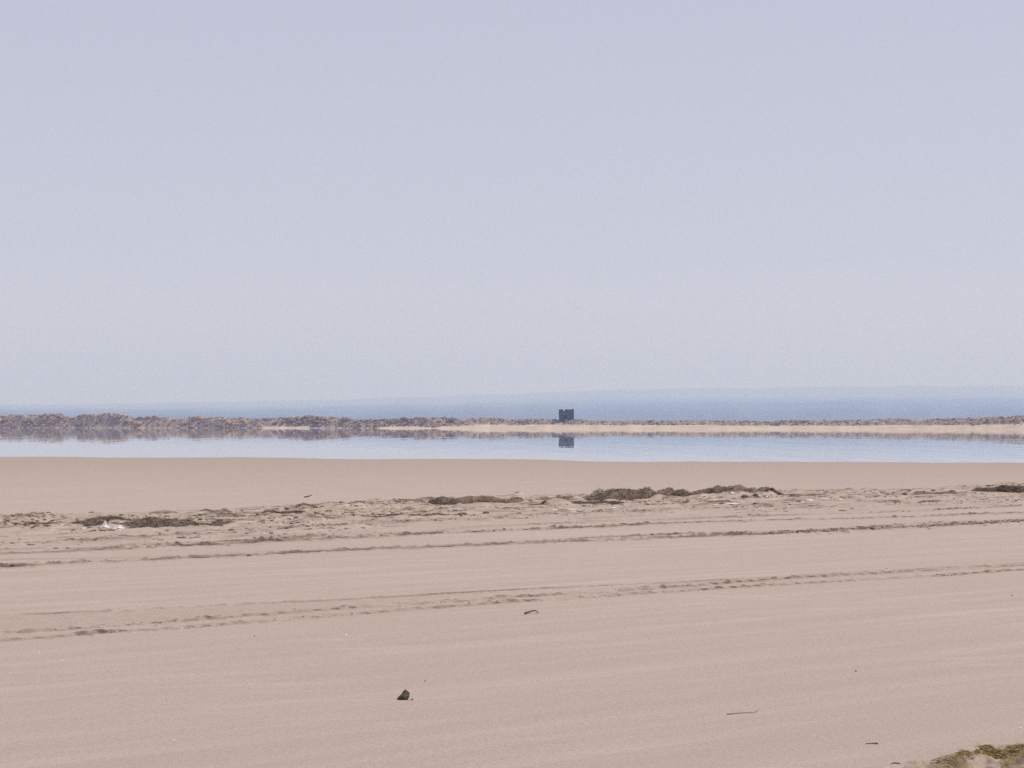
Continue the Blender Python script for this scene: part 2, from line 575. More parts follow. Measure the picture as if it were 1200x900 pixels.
xs = np.concatenate([np.linspace(-900, -197, 120), np.arange(-196, 170, 0.3), np.linspace(171, 900, 120)])
ss = np.concatenate([[-3.0], np.linspace(-0.5, 16, 42), np.linspace(17, 40, 14)])
SX, SS = np.meshgrid(xs, ss)
sxr, ssr = SX.ravel(), SS.ravel()
z, sand, H, ls, D, px = bank_profile(sxr, np.maximum(ssr, 0))
rough_zone = (1 - sand) * smooth(0, 1.0, ssr)
z = z + rough_zone * (0.55 * (fbm(sxr * 0.9, ssr * 0.9, 71, 3) - 0.5) + 0.3 * (fbm(sxr * 2.2, ssr * 2.2, 75, 2) - 0.5))
z = z + sand * 0.06 * (fbm(sxr * 0.4, ssr * 0.6, 77, 3) - 0.5)
z = z + WATER_Z
z[ssr < -0.4] = -1.3
z[np.abs(ssr + 0.5) < 0.01] = -0.3
nr2, nc2 = SX.shape
idx = np.arange(nr2 * nc2).reshape(nr2, nc2)
quads = np.stack([idx[:-1, :-1], idx[:-1, 1:], idx[1:, 1:], idx[1:, :-1]], -1).reshape(-1, 4)
me = mesh_np('bank', np.stack([sxr, D + ssr, z], 1), quads, m_bank)
# vertical run-out of sand colour softened by noise
add_attr(me, 'sand', np.clip(sand * (0.75 + 0.5 * fbm(sxr * 0.3, ssr * 0.5, 79, 3)), 0, 1))
tag(link('bank_terrain', me), kind='structure')

# rubble on the bank: uncountable broken lumps
TONES = np.array([(0.14, 0.098, 0.085), (0.20, 0.145, 0.115), (0.27, 0.20, 0.15), (0.36, 0.27, 0.19), (0.48, 0.37, 0.26),
                  (0.085, 0.068, 0.068), (0.27, 0.17, 0.145), (0.16, 0.15, 0.115), (0.50, 0.385, 0.265)])
TONES = (0.55 * TONES + 0.45 * np.array([0.25, 0.187, 0.142])) * (1.15, 1.02, 0.87)
TW = np.array([.2, .17, .15, .12, .08, .1, .08, .06, .04])


def scatter_mesh(name, items, mat, sub, seed, tones, flat=False):
    """items: list of (x,y,z,sx,sy,sz,rot,tone index)"""
    protos = [rock_verts(sub, seed + k, 6, 0.3) for k in range(7)]
    V, F, C = [], [], []
    off = 0
    for k, (x, y, z, sx, sy, sz, rot, tn) in enumerate(items):
        v, f = protos[k % 7]
        c, s = math.cos(rot), math.sin(rot)
        p = v * (sx, sy, sz)
        q = np.stack([p[:, 0] * c - p[:, 1] * s + x, p[:, 0] * s + p[:, 1] * c + y, p[:, 2] + z], 1)
        V.append(q); F.append(f + off); off += len(v)
        C.append(np.repeat([tones[tn]], len(v), 0))
    me = mesh_np(name, np.concatenate(V), np.concatenate(F), mat, not flat)
    add_tone(me, np.concatenate(C))
    return me


items = []
big = []
n_try = 9000
X = rng.uniform(-190, 155, n_try)
T = rng.uniform(0, 1, n_try) ** 0.8
_, _, Hh, lsx, Dx, pxx = bank_profile(X, X * 0)
S = lsx + 0.1 + T * 5.5
cl = fbm(X * 0.10, S * 0.25, 83, 3)
Z, _, _, _, _, _ = bank_profile(X, S)
for k in range(n_try):
    if cl[k] < 0.42 and rng.random() < 0.65:
        continue
    thin = 1.0 if pxx[k] < 560 else 0.75
    sz = float(np.clip(rng.lognormal(-1.45, 0.5), 0.10, 0.75)) * thin
    # patches share a hue
    big_k = 1.0 + (0.7 if pxx[k] < 560 else 0.0) * float(smooth(0.5, 0.62, fbm(np.array([X[k] * 0.16]), np.array([S[k] * 0.2 + 9]), 89, 2))[0])
    sz *= big_k
    lum = float(fbm(np.array([X[k] * 0.11]), np.array([S[k] * 0.35]), 85, 3)[0]) + rng.normal(0, .08) - (0.07 if pxx[k] > 560 else 0)
    ti = int([5, 0, 7, 1, 6, 2, 3, 4, 8][int(np.clip((lum - 0.28) / 0.42 * 9, 0, 8))])
    if fbm(np.array([X[k] * 0.05]), np.array([S[k] * 0.1]), 87, 2)[0] > 0.56 and rng.random() < 0.5:
        ti = int(rng.choice([3, 4, 8]))
    if T[k] > 0.5 and rng.random() < 0.45:
        ti = int(rng.choice([0, 1, 5, 7, 6]))
    it = (X[k], Dx[k] + S[k], Z[k] + WATER_Z + sz * 0.15, sz * rng.uniform(.8, 1.5), sz * rng.uniform(.8, 1.3), sz * rng.uniform(.5, .85),
          rng.uniform(0, 6.28), ti)
    (big if sz > 0.80 and len(big) < 70 and 5 < pxx[k] < 1195 else items).append(it)
me = scatter_mesh('rubble', items, m_rubble, 1, 300, TONES, True)
tag(link('rubble', me), 'jumbled dark rubble covering the upper part of the far bank', kind='stuff')
bmeshes = []
for k in range(9):
    v, f = rock_verts(2, 340 + k, 8, 0.25)
    me = mesh_np('boulder', v, f, m_rubble, False)
    add_tone(me, np.repeat([TONES[k]], len(v), 0))
    bmeshes.append(me)
for k, it in enumerate(big):
    o = link('boulder', bmeshes[it[7]], it[:3], (0, 0, it[6]))
    o.scale = it[3:6]
    tag(o, 'rough rubble boulder half sunk in the crest of the far bank', 'boulder', 'boulders among the rubble of the far bank')

# the rounded dump heap standing above the crest on the left
def bank_top(px, dpx=0):
    D = np.interp(px, [0, 1200], [700, 530])
    X = (px - 600) * D / FPX
    return float(X), float(D)


# ------------------------------------------------------------------ dark ruined blockhouse
bxX, bxD = bank_top(663.5)
BY = bxD + 9.0
mp_ = BY / FPX
base = at_y(663.5, 493.5, BY)
bh = bpy.data.objects.new('blockhouse', None)
COL.objects.link(bh)
bh.location = (base[0], BY, base[2])
tag(bh, 'small dark ruined blockhouse with notched roofline and black doorway, standing on the far bank', 'blockhouse')


def rough_box(name, x0, x1, y0, y1, z0, z1, mat, parent, seed, jag=0.08, topjag=0.15, lean=0.0):
    bm = bmesh.new()
    nx = max(2, int((x1 - x0) / 0.18)); nz = max(2, int((z1 - z0) / 0.18)); ny = max(2, int((y1 - y0) / 0.3))
    bmesh.ops.create_cube(bm, size=1)
    bmesh.ops.subdivide_edges(bm, edges=[e for e in bm.edges if abs(e.verts[0].co.x - e.verts[1].co.x) > .5], cuts=nx - 1, use_grid_fill=True)
    bmesh.ops.subdivide_edges(bm, edges=[e for e in bm.edges if abs(e.verts[0].co.z - e.verts[1].co.z) > .5], cuts=nz - 1, use_grid_fill=True)
    bmesh.ops.subdivide_edges(bm, edges=[e for e in bm.edges if abs(e.verts[0].co.y - e.verts[1].co.y) > .5], cuts=ny - 1, use_grid_fill=True)
    for v in bm.verts:
        p = v.co
        tz = p.z + 0.5
        q = Vector((x0 + (p.x + .5) * (x1 - x0), y0 + (p.y + .5) * (y1 - y0), z0 + tz * (z1 - z0)))
        q.x += lean * (1 - tz)
        nn = mnoise.noise_vector(q * 1.9 + Vector((seed * 7.1, 0, 0)))
        q += nn * jag
        if tz > .95:
            q.z += (mnoise.noise(Vector((q.x * 2.7, q.y * 1.3, seed * 3.3)))) * topjag
        v.co = q
    me = bpy.data.meshes.new(name)
    bm.to_mesh(me); bm.free()
    me.materials.append(mat)
    return link(name, me, parent=parent)


u_ = mp_   # one photo pixel in metres at the blockhouse
zt = 13.6 * u_
rough_box('wall', -8.6 * u_, -3.3 * u_, -1.4, 1.4, -1.0, zt, m_conc, bh, 1, 0.07, 0.16, 0.12)
rough_box('wall', 1.25 * u_, 8.4 * u_, -1.4, 1.4, -1.0, zt * 0.985, m_conc, bh, 2, 0.07, 0.20, -0.05)
rough_box('lintel', -1.5 * u_, 1.2 * u_, -1.3, 1.3, zt * 0.63, zt * 0.99, m_conc, bh, 3, 0.05, 0.14)
rough_box('lintel', -3.25 * u_, -1.55 * u_, -1.15, 1.2, zt * 0.64, zt * 0.84, m_conc, bh, 7, 0.05, 0.12)
rough_box('doorway', -3.28 * u_, 1.22 * u_, -0.6, 1.25, -1.0, zt * 0.615, m_dark, bh, 4, 0.03, 0.03)  # recessed solid block, its black colour is the opening's shade
rough_box('buttress', 5.0 * u_, 8.9 * u_, -1.75, -1.42, -1.0, zt * 0.30, m_conc, bh, 5, 0.06, 0.1, 0.1)
rough_box('corner_post', 6.6 * u_, 8.9 * u_, -1.6, -1.43, zt * 0.32, zt * 1.02, m_conc, bh, 6, 0.05, 0.12)

# ------------------------------------------------------------------ hills: a long dry slope rising to a far ridge
RIDGE = [(-1500, 486), (-700, 481), (-200, 476.5), (0, 474), (200, 472), (300, 470), (400, 467.5), (500, 465), (560, 462.5), (650, 459.5), (700, 457.5),
         (800, 455.5), (900, 453.5), (1000, 452.5), (1100, 451.5), (1200, 452), (1500, 453), (1900, 462), (2700, 476)]
_rx = np.array([p[0] for p in RIDGE], float); _ry = np.array([p[1] for p in RIDGE], float)
tanx = np.linspace(-0.62, 0.62, 700)
Yr = np.concatenate([np.linspace(3800, 11500, 66), [11650, 11900, 12400]])
TX, YY = np.meshgrid(tanx, Yr)
ppx = 600 + TX * FPX
wob = 12 * (fbm(ppx / 160, YY / 3000, 205, 3) - .5)
yr_ = np.interp(ppx, _rx, _ry) + 1.6 * (fbm(ppx / 30, ppx * 0, 203, 4) - .5)
q = (YY - 3800) / 7700
low = 491.0
frac = np.interp(q + 0.15 * (fbm(ppx / 40, ppx * 0 + 2.2, 209, 4) - .5), [0, .08, .22, .36, .52, .72, 1.0], [0, .24, .44, .52, .60, .68, 1.0])
yy_ = low + (yr_ - low) * frac
# rolling relief: low swells that hide one another
XXw = TX * YY
swell = fbm(XXw / 420 + 5, YY / 260, 207, 5) - 0.5
zz_ = CAMH + (YH - yy_) / FPX * YY + np.sin(np.clip(q, 0, 1) * np.pi) * swell * 24 * YY / 6000
back = np.clip((YY - 11500) / 900, 0, 1)
zz_ = zz_ * (1 - back) - 2 * back
zz_ = np.where(YY < 3801, -1.0, zz_)
nr_, nc_ = TX.shape
idx = np.arange(nr_ * nc_).reshape(nr_, nc_)
quads = np.stack([idx[:-1, :-1], idx[:-1, 1:], idx[1:, 1:], idx[1:, :-1]], -1).reshape(-1, 4)
me = mesh_np('hills', np.stack([XXw.ravel(), YY.ravel(), zz_.ravel()], 1), quads, m_hill)
tag(link('hills', me), kind='structure')


# ------------------------------------------------------------------ seaweed wrack heaps
def wrack(name, label, cat, pts, strands, slen, tones, core_tone, group=None, depth=0.45, seed=0, lay=0.5, thick=0.006, patchy=0.0):
    """pts: (px, py of the foot, height in photo pixels) from left to right; a ridge of matted weed with loose strands"""
    r = np.random.default_rng(seed + 900)
    P = np.array([gp(p[0], p[1]) for p in pts])
    mp = np.array([mpp(p[0], p[1]) for p in pts])
    Ht = np.array([p[2] for p in pts]) * mp
    org = P.mean(0)
    n = max(24, int(np.hypot(*(P[-1] - P[0])[:2]) / 0.035))
    t = np.linspace(0, len(pts) - 1, n); ti = np.arange(len(pts))
    cx = np.interp(t, ti, P[:, 0]); cy = np.interp(t, ti, P[:, 1]); hh = np.interp(t, ti, Ht)
    e = np.clip(np.minimum(np.arange(n), n - 1 - np.arange(n)) / (0.08 * n), 0, 1)
    hh = hh * np.sqrt(e) * (0.70 + 0.3 * fbm(np.arange(n) * 0.09, np.zeros(n), seed, 3))
    hh = hh * (1 - patchy * smooth(0.46, 0.62, fbm(np.arange(n) * 0.05, np.zeros(n) + 4.4, seed + 21, 4)))
    m = 22
    a = np.linspace(0, np.pi, m)
    A, Tn = np.meshgrid(a, np.arange(n))
    dep = depth * (0.6 + 0.8 * vn(Tn * 0.06, Tn * 0, seed + 2)) * (0.35 + 0.65 * np.sqrt(e)[Tn])
    yy = cy[Tn] + dep - np.cos(A) * dep
    xx = cx[Tn] + (vn(A * 3, Tn * 0.2, seed + 5) - .5) * 0.08
    zz = np.sin(A) ** 0.75 * hh[Tn] * (0.75 + 0.5 * fbm(A * 2.2, Tn * 0.14, seed + 7, 3))
    gg = gh_arr(xx.ravel(), yy.ravel()).reshape(xx.shape)
    zz = gg - 0.014 + zz - patchy * 0.05 * smooth(0.45, 0.65, fbm(xx * 1.9, yy * 2.6, seed + 31, 4))
    V = np.stack([xx.ravel(), yy.ravel(), zz.ravel()], 1) - org
    idx = np.arange(n * m).reshape(n, m)
    quads = np.stack([idx[:-1, :-1], idx[1:, :-1], idx[1:, 1:], idx[:-1, 1:]], -1).reshape(-1, 4)
    tris = np.concatenate([quads[:, [0, 1, 2]], quads[:, [0, 2, 3]]])
    core = np.repeat([core_tone], len(V), 0) * (0.6 + 0.8 * fbm(V[:, 0] * 9, V[:, 1] * 5, seed + 11, 3))[:, None]
    # strands: thin tapering blades rooted on the surface
    k = r.integers(0, n * m, strands)
    root = V[k]
    ln = 0.72 * slen * r.uniform(0.5, 1.3, strands) * np.clip(hh[k // m] / max(hh.max(), 1e-6) + 0.3, 0.3, 1)
    d = r.normal(size=(strands, 3)) * (1.0, 0.8, 0.45)
    d[:, 2] = np.abs(d[:, 2]) * (1 - lay) * 0.6 + 0.02
    d /= np.linalg.norm(d, axis=1)[:, None]
    s = np.cross(d, r.normal(size=(strands, 3))); s /= np.linalg.norm(s, axis=1)[:, None]
    w = 0.6 * thick * r.uniform(0.6, 1.5, strands)
    p0 = root - s * w[:, None]; p1 = root + s * w[:, None]
    mid = root + d * (ln * 0.55)[:, None]
    m0 = mid - s * (w * .7)[:, None]; m1 = mid + s * (w * .7)[:, None]
    tip = root + d * ln[:, None]; tip[:, 2] -= ln * 0.25
    SV = np.stack([p0, p1, m0, m1, tip], 1).reshape(-1, 3)
    b0 = np.arange(strands) * 5 + len(V)
    SF = np.concatenate([np.stack([b0, b0 + 1, b0 + 3], 1), np.stack([b0, b0 + 3, b0 + 2], 1), np.stack([b0 + 2, b0 + 3, b0 + 4], 1)])
    tn = np.asarray(tones)[r.integers(0, len(tones), strands)] * r.uniform(0.7, 1.3, strands)[:, None]
    me = mesh_np(name, np.concatenate([V, SV]), np.concatenate([tris, SF]), m_weed)
    add_tone(me, np.concatenate([core, np.repeat(tn, 5, 0)]))
    return tag(link(name, me, org), label, cat, group)


BROWN = [(0.15, 0.108, 0.082), (0.23, 0.17, 0.128), (0.31, 0.235, 0.175), (0.19, 0.14, 0.12), (0.38, 0.295, 0.21)]
TAN = [(0.34, 0.27, 0.17), (0.28, 0.22, 0.13), (0.20, 0.16, 0.11), (0.40, 0.33, 0.22)]
GREENP = [(0.12, 0.092, 0.075), (0.19, 0.15, 0.11), (0.17, 0.155, 0.09), (0.23, 0.155, 0.135), (0.36, 0.28, 0.215)]
OLIVE = [(0.14, 0.105, 0.06), (0.21, 0.155, 0.09), (0.32, 0.24, 0.14), (0.09, 0.066, 0.05)]
cB, cG = (0.19, 0.14, 0.105), (0.17, 0.13, 0.103)
G = 'heaps of dried seaweed along the debris line'
K = 'seaweed heap'
wrack('seaweed_heap', 'tallest shaggy brown heap of dried seaweed on the debris line, rounded along its top', K,
      [(686, 587, 2.5), (698, 588, 6), (712, 588, 10.5), (725, 587.5, 12.5), (738, 587, 12), (752, 586, 12), (762, 585, 8.5), (774, 583.5, 3)],
      5200, 0.15, BROWN, cB, G, 0.35, 1, 0.35)
wrack('seaweed_heap', 'pale straw coloured tail of weed sloping off the left end of the tallest heap', K,
      [(674, 585, 1), (684, 586, 2.5), (692, 586, 4), (700, 585.5, 6), (708, 585, 6)], 1200, 0.11, TAN, (0.26, 0.20, 0.12), G, 0.25, 2, 0.5)
wrack('seaweed_heap', 'low knobbly brown weed ridge touching the right end of the tallest heap', K,
      [(768, 583.5, 7), (782, 583, 10), (790, 582.5, 8), (800, 582.5, 10.5), (808, 582, 8)], 1500, 0.10, BROWN, cB, G, 0.3, 3)
wrack('seaweed_heap', 'long flat brown weed ridge between the knobbly ridge and the bank with the white chunk', K,
      [(804, 582, 7), (818, 582, 7), (830, 581.5, 7.5), (838, 582, 9), (848, 581.5, 8), (858, 581, 8)], 1400, 0.09, BROWN, (0.14, 0.105, 0.08), G, 0.3, 4)
wrack('seaweed_heap', 'dark humped weed heap just left of the white chunk', K,
      [(851, 581.5, 7), (862, 581, 10.5), (870, 580.5, 10.5), (878, 580, 8), (888, 579.5, 5)], 1200, 0.10, BROWN, cB, G, 0.3, 5)
wrack('seaweed_heap', 'thin reddish brown weed ridge under the white chunk', K,
      [(880, 581.5, 4), (890, 580.5, 7), (902, 579.5, 7), (910, 580, 5), (919, 581, 3)], 900, 0.09, [(0.16, 0.10, 0.075), (0.11, 0.08, 0.06), (0.24, 0.18, 0.13)], cB, G, 0.25, 6)
wrack('seaweed_heap', 'dark green weed clump at the left end of the middle group of heaps', K,
      [(500, 592, 4), (511, 592.5, 7), (518, 592.5, 9), (528, 592.5, 8), (536, 592.5, 6.5), (546, 592, 3)], 1400, 0.10, GREENP, cG, G, 0.3, 7)
wrack('seaweed_heap', 'smooth tan brown mound of sandy weed in the middle group of heaps', K,
      [(528, 590.5, 4), (541, 590.5, 7.5), (550, 590.5, 10), (556, 590.5, 10), (564, 590, 7), (574, 590, 4)], 800, 0.06, BROWN, (0.24, 0.175, 0.13), G, 0.35, 8, 0.8)
wrack('seaweed_heap', 'dark brown tapering weed ridge trailing right from the tan mound', K,
      [(558, 591, 5), (568, 591, 8), (576, 591, 7.5), (588, 590.5, 5.5), (600, 589.5, 4.5), (614, 589, 3)], 1300, 0.09, BROWN, cB, G, 0.28, 9)
wrack('seaweed_heap', 'dark green and purple weed mat on the left of the white plastic scrap', K,
      [(70, 615.5, 2), (80, 616, 6), (92, 616.5, 8), (104, 617.5, 9), (112, 617.5, 7.5), (120, 616, 4)], 5500, 0.12, GREENP, cG, G, 1.1, 10, 0.35, patchy=0.55)
wrack('seaweed_heap', 'long dark weed mat running right from the white plastic scraps and thinning out', K,
      [(123, 613.5, 5), (134, 615.5, 7.5), (146, 617.5, 8), (160, 619, 8), (172, 620.5, 8.5), (186, 621, 7.5), (198, 621, 6), (214, 621.5, 5.5), (230, 621.5, 4), (250, 621, 3), (268, 620.5, 2)],
      10000, 0.12, GREENP, cG, G, 1.0, 11, 0.35, patchy=0.62)
wrack('seaweed_heap', 'narrow brown weed string at the left picture edge leading to the green weed mat', K,
      [(26, 616.5, 2), (34, 616.5, 4.5), (40, 616, 3), (56, 616, 2.5), (72, 615.5, 2.5)], 900, 0.08, BROWN, cG, G, 0.25, 12)
wrack('seaweed_heap', 'small dark lens of weed behind the thin end of the long weed mat', K,
      [(244, 615, 1.5), (252, 615.3, 3.4), (260, 615.6, 3), (270, 615.6, 1)], 500, 0.08, GREENP, cG, G, 0.22, 13)
wrack('seaweed_heap', 'long thin blackish brown weed ridge upslope of the weed mats', K,
      [(303, 604.5, 2), (318, 604, 3.6), (332, 603, 4.6), (342, 603, 5), (350, 603, 4.6), (358, 602.5, 2)], 1200, 0.08, BROWN, (0.06, 0.045, 0.038), G, 0.22, 14)
wrack('seaweed_heap', 'low rust tinted weed ridge with a pale chunk at its right end', K,
      [(340, 597.5, 1), (348, 596.5, 2.2), (356, 595.5, 2.8), (364, 595.5, 2), (372, 594.5, 1.2)], 600, 0.08, TAN, (0.2, 0.13, 0.085), G, 0.22, 15)
wrack('seaweed_heap', 'dark olive weed heap running out of the right picture edge', K,
      [(1144, 576.5, 3), (1158, 577, 5.5), (1172, 577, 6), (1180, 577.5, 9), (1188, 577.5, 8.5), (1198, 578, 8), (1210, 577, 8), (1222, 576, 4)], 2200, 0.11, OLIVE, (0.12, 0.09, 0.062), G, 0.4, 16)
wrack('seaweed_heap', 'thin dark string of weed and clods below the middle heaps', K,
      [(420, 607.5, 1.2), (432, 608.5, 1.8), (452, 608.2, 2.4), (470, 607.6, 2.6), (492, 607, 2.2), (506, 606.5, 3), (522, 606, 3), (536, 605.5, 4), (543, 604.5, 4.5), (548, 605, 2)],
      2400, 0.07, BROWN, (0.10, 0.078, 0.066), G, 0.2, 17)
wrack('seaweed_heap', 'small tan tussock alone left of the tallest heap', K,
      [(660, 586, 1), (665, 586, 3), (669, 586, 2.4), (673, 586, .8)], 350, 0.07, TAN, (0.25, 0.2, 0.13), G, 0.18, 18)
wrack('seaweed_heap', 'flat dark slab of matted weed below the two strings of clods', K,
      [(616, 593.8, .8), (624, 593.5, 1.8), (634, 593.2, 2.3), (641, 593, 1.6)], 500, 0.06, BROWN, (0.06, 0.045, 0.038), G, 0.2, 19, 0.9)
wrack('seaweed_heap', 'narrow dark skirt of weed along the foot of the tallest heap', K,
      [(650, 591.5, .8), (664, 591.5, 1.5), (678, 591.5, 1.8), (692, 591.8, 1.6), (706, 591.5, 2.2), (722, 591.5, 2.4), (736, 590.8, 2), (746, 590.5, 1)],
      1800, 0.08, BROWN, (0.075, 0.055, 0.046), G, 0.2, 20, 0.8)
wrack('seaweed_heap', 'faint brown weed hump alone near the left picture edge', K,
      [(11, 606.5, .6), (16, 606, 1.8), (21, 605.6, 2.6), (26, 606, 1.2)], 300, 0.07, BROWN, (0.13, 0.095, 0.07), G, 0.2, 21)

for lab, pts, cnt, tn, sd in [
        ('long faint string of brown weed joining the rust tinted ridge to the dark green clump',
         [(376, 594, 1.5), (400, 592.5, 2.5), (430, 591.5, 2), (460, 590, 2.8), (480, 589.5, 3), (500, 590.5, 2)], 1500, BROWN, 31),
        ('broken weed string along the upper edge from the white chunk towards the olive heap',
         [(922, 582.5, 2), (950, 581, 2.6), (985, 581, 2), (1020, 581, 3), (1050, 581, 2.6), (1080, 580, 2), (1110, 580.5, 2.6), (1140, 579.5, 2.2)], 2200, TAN + BROWN, 32),
        ('low brown string of weed running left of the tallest heap along the upper edge',
         [(604, 587.5, 2), (622, 587, 2.8), (640, 587, 2.4), (660, 588, 2), (680, 588.5, 2)], 900, BROWN, 33),
        ('broken dark weed string in front of the long flat ridge and humped heap',
         [(748, 588.5, 2), (776, 588, 3), (800, 590, 2.2), (826, 589.5, 2.6), (850, 588.5, 3), (874, 588, 2)], 1600, BROWN, 34),
        ('purplish brown weed string below the white salt flakes on the right',
         [(985, 590, 1.6), (1010, 589.6, 2.4), (1032, 589.5, 2), (1062, 588.5, 2.4), (1092, 589, 2.6), (1110, 588, 1.6)], 1300, [(0.2, 0.13, 0.115), (0.27, 0.19, 0.16), (0.14, 0.1, 0.09)], 35)]:
    wrack('seaweed_string', lab, 'seaweed string', pts, cnt, 0.08, tn, cB, 'strings of weed along the debris line', 0.28, sd, 0.6, patchy=0.75)

# ------------------------------------------------------------------ white and pale pieces
def crumple(name, px, py, wpx, hpx, label, cat, seed, mat, peak=0.5):
    """a torn, crumpled sheet with folds and thickness"""
    mp = mpp(px, py); w = wpx * mp; h = hpx * mp
    p = gp(px, py)
    n = 22
    g = np.linspace(-.5, .5, n)
    A, B = np.meshgrid(g, g)
    x = A * w; y = B * w * 0.8
    f = np.abs(fbm(A * 3.3, B * 3.3, seed, 3) - 0.5) * 2.6
    ridge = np.exp(-((A - peak + .5) * 4.5) ** 2)
    edge = np.clip(1.15 - 2.0 * np.maximum(np.abs(A), np.abs(B)) - 0.35 * (vn(A * 6, B * 6, seed + 3) - .3), 0.02, 1)
    z = h * (0.15 + 0.5 * f + 0.75 * ridge) * edge
    x = x * (0.8 + 0.4 * vn(B * 5, A * 0 + 1.0, seed + 5))
    zg = gh_arr((x + p[0]).ravel(), (y + p[1]).ravel()).reshape(x.shape)
    top = np.stack([x.ravel(), y.ravel(), (z + zg).ravel()], 1)
    bot = top - (0, 0, 0.004)
    idx = np.arange(n * n).reshape(n, n)
    q = np.stack([idx[:-1, :-1], idx[:-1, 1:], idx[1:, 1:], idx[1:, :-1]], -1).reshape(-1, 4)
    q2 = q[:, ::-1] + n * n
    rim = np.concatenate([idx[0, :], idx[1:, -1], idx[-1, -2::-1], idx[-2:0:-1, 0]])
    rn = np.roll(rim, -1)
    q3 = np.stack([rim, rim + n * n, rn + n * n, rn], 1)
    me = mesh_np(name, np.concatenate([top, bot]), np.concatenate([q, q2, q3]), mat, False)
    return tag(link(name, me, (p[0], p[1], 0.004)), label, cat)


crumple('plastic_scrap', 124, 619.5, 12, 9, 'crumpled white plastic scrap with an upright fold between the two dark weed mats', 'scrap', 5, m_plastic, 0.35)
crumple('plastic_scrap', 139, 622.5, 14, 4.5, 'flatter white plastic scrap in front of the long weed mat, right of the folded scrap', 'scrap', 9, m_plastic, 0.6)
crumple('plastic_scrap', 164, 616.5, 7, 3.5, 'small pale scrap lying on top of the long dark weed mat', 'scrap', 13, m_salt, 0.5)


def slab(name, px, py, wpx, hpx, label, cat, seed, mat, depth=0.25, group=None, sub=3, sink=0.35):
    mp = mpp(px, py)
    p = gp(px, py)
    v, f = rock_verts(sub, seed, 9, 0.22)
    v = v * (wpx * mp / 2, depth / 2, hpx * mp * 0.62)
    z0 = gh(p[0], p[1])
    me = mesh_np(name, v, f, mat, False)
    o = link(name, me, (p[0], p[1] + depth * .4, z0 + hpx * mp * (0.62 - sink * .62)))
    return tag(o, label, cat, group)


slab('salt_chunk', 895, 577.0, 15, 6.5, 'white salt chunk standing on the thin reddish weed ridge', 'salt chunk', 21, m_salt, 0.2)
slab('salt_chunk', 375, 594.6, 6, 2.4, 'pale chunk at the right end of the rust tinted weed ridge', 'salt chunk', 22, m_salt, 0.12)
slab('salt_chunk', 858, 583.5, 6, 2.6, 'pale chunk below the dark humped weed heap', 'salt chunk', 23, m_salt, 0.12)
slab('salt_chunk', 525, 604.8, 4.5, 2.4, 'little white chunk on the thin dark string of weed', 'salt chunk', 24, m_salt, 0.1)
slab('salt_chunk', 899, 585.5, 4, 2.2, 'tiny white chunk in front of the thin reddish weed ridge', 'salt chunk', 25, m_salt, 0.1)
GS = 'white salt crust patches on the debris line'
for k, (px, py, w, h) in enumerate([(650, 598.5, 9, 1.4), (669, 598, 13, 1.5), (950, 588.5, 13, 1.6), (966, 588, 12, 1.2), (986, 587, 9, 1.4), (858, 592, 18, 2), (838, 593, 10, 1.6),
                                    (1009, 586, 16, 1.2), (292, 612, 18, 1.2), (940, 589, 8, 1), (1021, 606.5, 3, 1.6), (455, 604.5, 16, 1.2), (486, 603.5, 18, 1.2), (720, 596, 8, 1.2), (96, 621.5, 4, 1.4), (140, 624.3, 5, 1.6)]):
    slab('salt_crust', px, py, w, h, 'thin white flake of salt crust lying on the debris line', 'salt crust', 400 + k, m_salt, 0.12 + 0.1 * (k % 3), GS, 2, 0.5)

# dark knobs of mud along the debris line, each told by what it lies by
for k, (px, py, w, h, lab) in enumerate([
        (872, 586, 11, 5.5, 'large dark mud lump below the dark humped weed heap'),
        (845, 586, 11, 3.4, 'flat brown mud lump left of the large dark lump'),
        (846, 592, 7, 4, 'grey mud lump among the white salt flakes'),
        (886, 584.5, 7, 6, 'reddish mud lump under the left end of the thin weed ridge'),
        (899, 583.5, 7, 4, 'dark mud lump under the middle of the thin weed ridge'),
        (806, 588, 5, 3, 'small round dark mud lump below the knobbly weed ridge'),
        (928, 582.5, 5, 4, 'lone upright brown lump right of the thin reddish weed ridge'),
        (957, 577, 7, 2.6, 'dark flat lump at the upper edge of the debris line'),
        (308, 611, 6, 2.6, 'dark arched mud lump right of the small lens of weed'),
        (318, 611, 5, 2.4, 'dark tilted mud lump beside the arched lump'),
        (346, 609, 6, 4, 'knotted dark lump below the blackish weed ridge'),
        (369, 599.5, 7, 3, 'rust brown lump below the pale chunk'),
        (388, 609, 8, 2.4, 'flat dark lump at the right end of a row of crumbs'),
        (233, 606.5, 5, 4, 'brown lump above the long weed mat'),
        (106, 603.5, 6, 2, 'small brown lump behind the green weed mat'),
        (570, 605.5, 9, 4, 'brown crusty lump right of the dark string of weed'),
        (607, 583.5, 7, 2, 'left dark lump at the upper edge of the debris line'),
        (621, 588.5, 8, 2.4, 'dark flat lump above the slab of matted weed'),
        (1117, 577, 8, 2.6, 'dark flat lump left of the olive weed heap'),
        (1061, 582.5, 7, 6, 'purplish lump standing in the crust right of the salt flakes'),
        (1144, 579.5, 6, 2.6, 'brown lump just below the left end of the olive heap'),
        (1095, 577, 6, 1.8, 'thin brown lump at the upper edge, left of the dark flat lump')]):
    slab('mud_lump', px, py, w * 1.1, h * .7, lab, 'mud lump', 450 + k, m_clod, 0.22, None, 2, 0.4)

# ------------------------------------------------------------------ mud clods and crumbs along the ruts
cl_items = []
CT = np.array([(0.10, 0.070, 0.057), (0.15, 0.108, 0.085), (0.21, 0.158, 0.122), (0.28, 0.215, 0.167), (0.36, 0.28, 0.22), (0.55, 0.50, 0.45)])


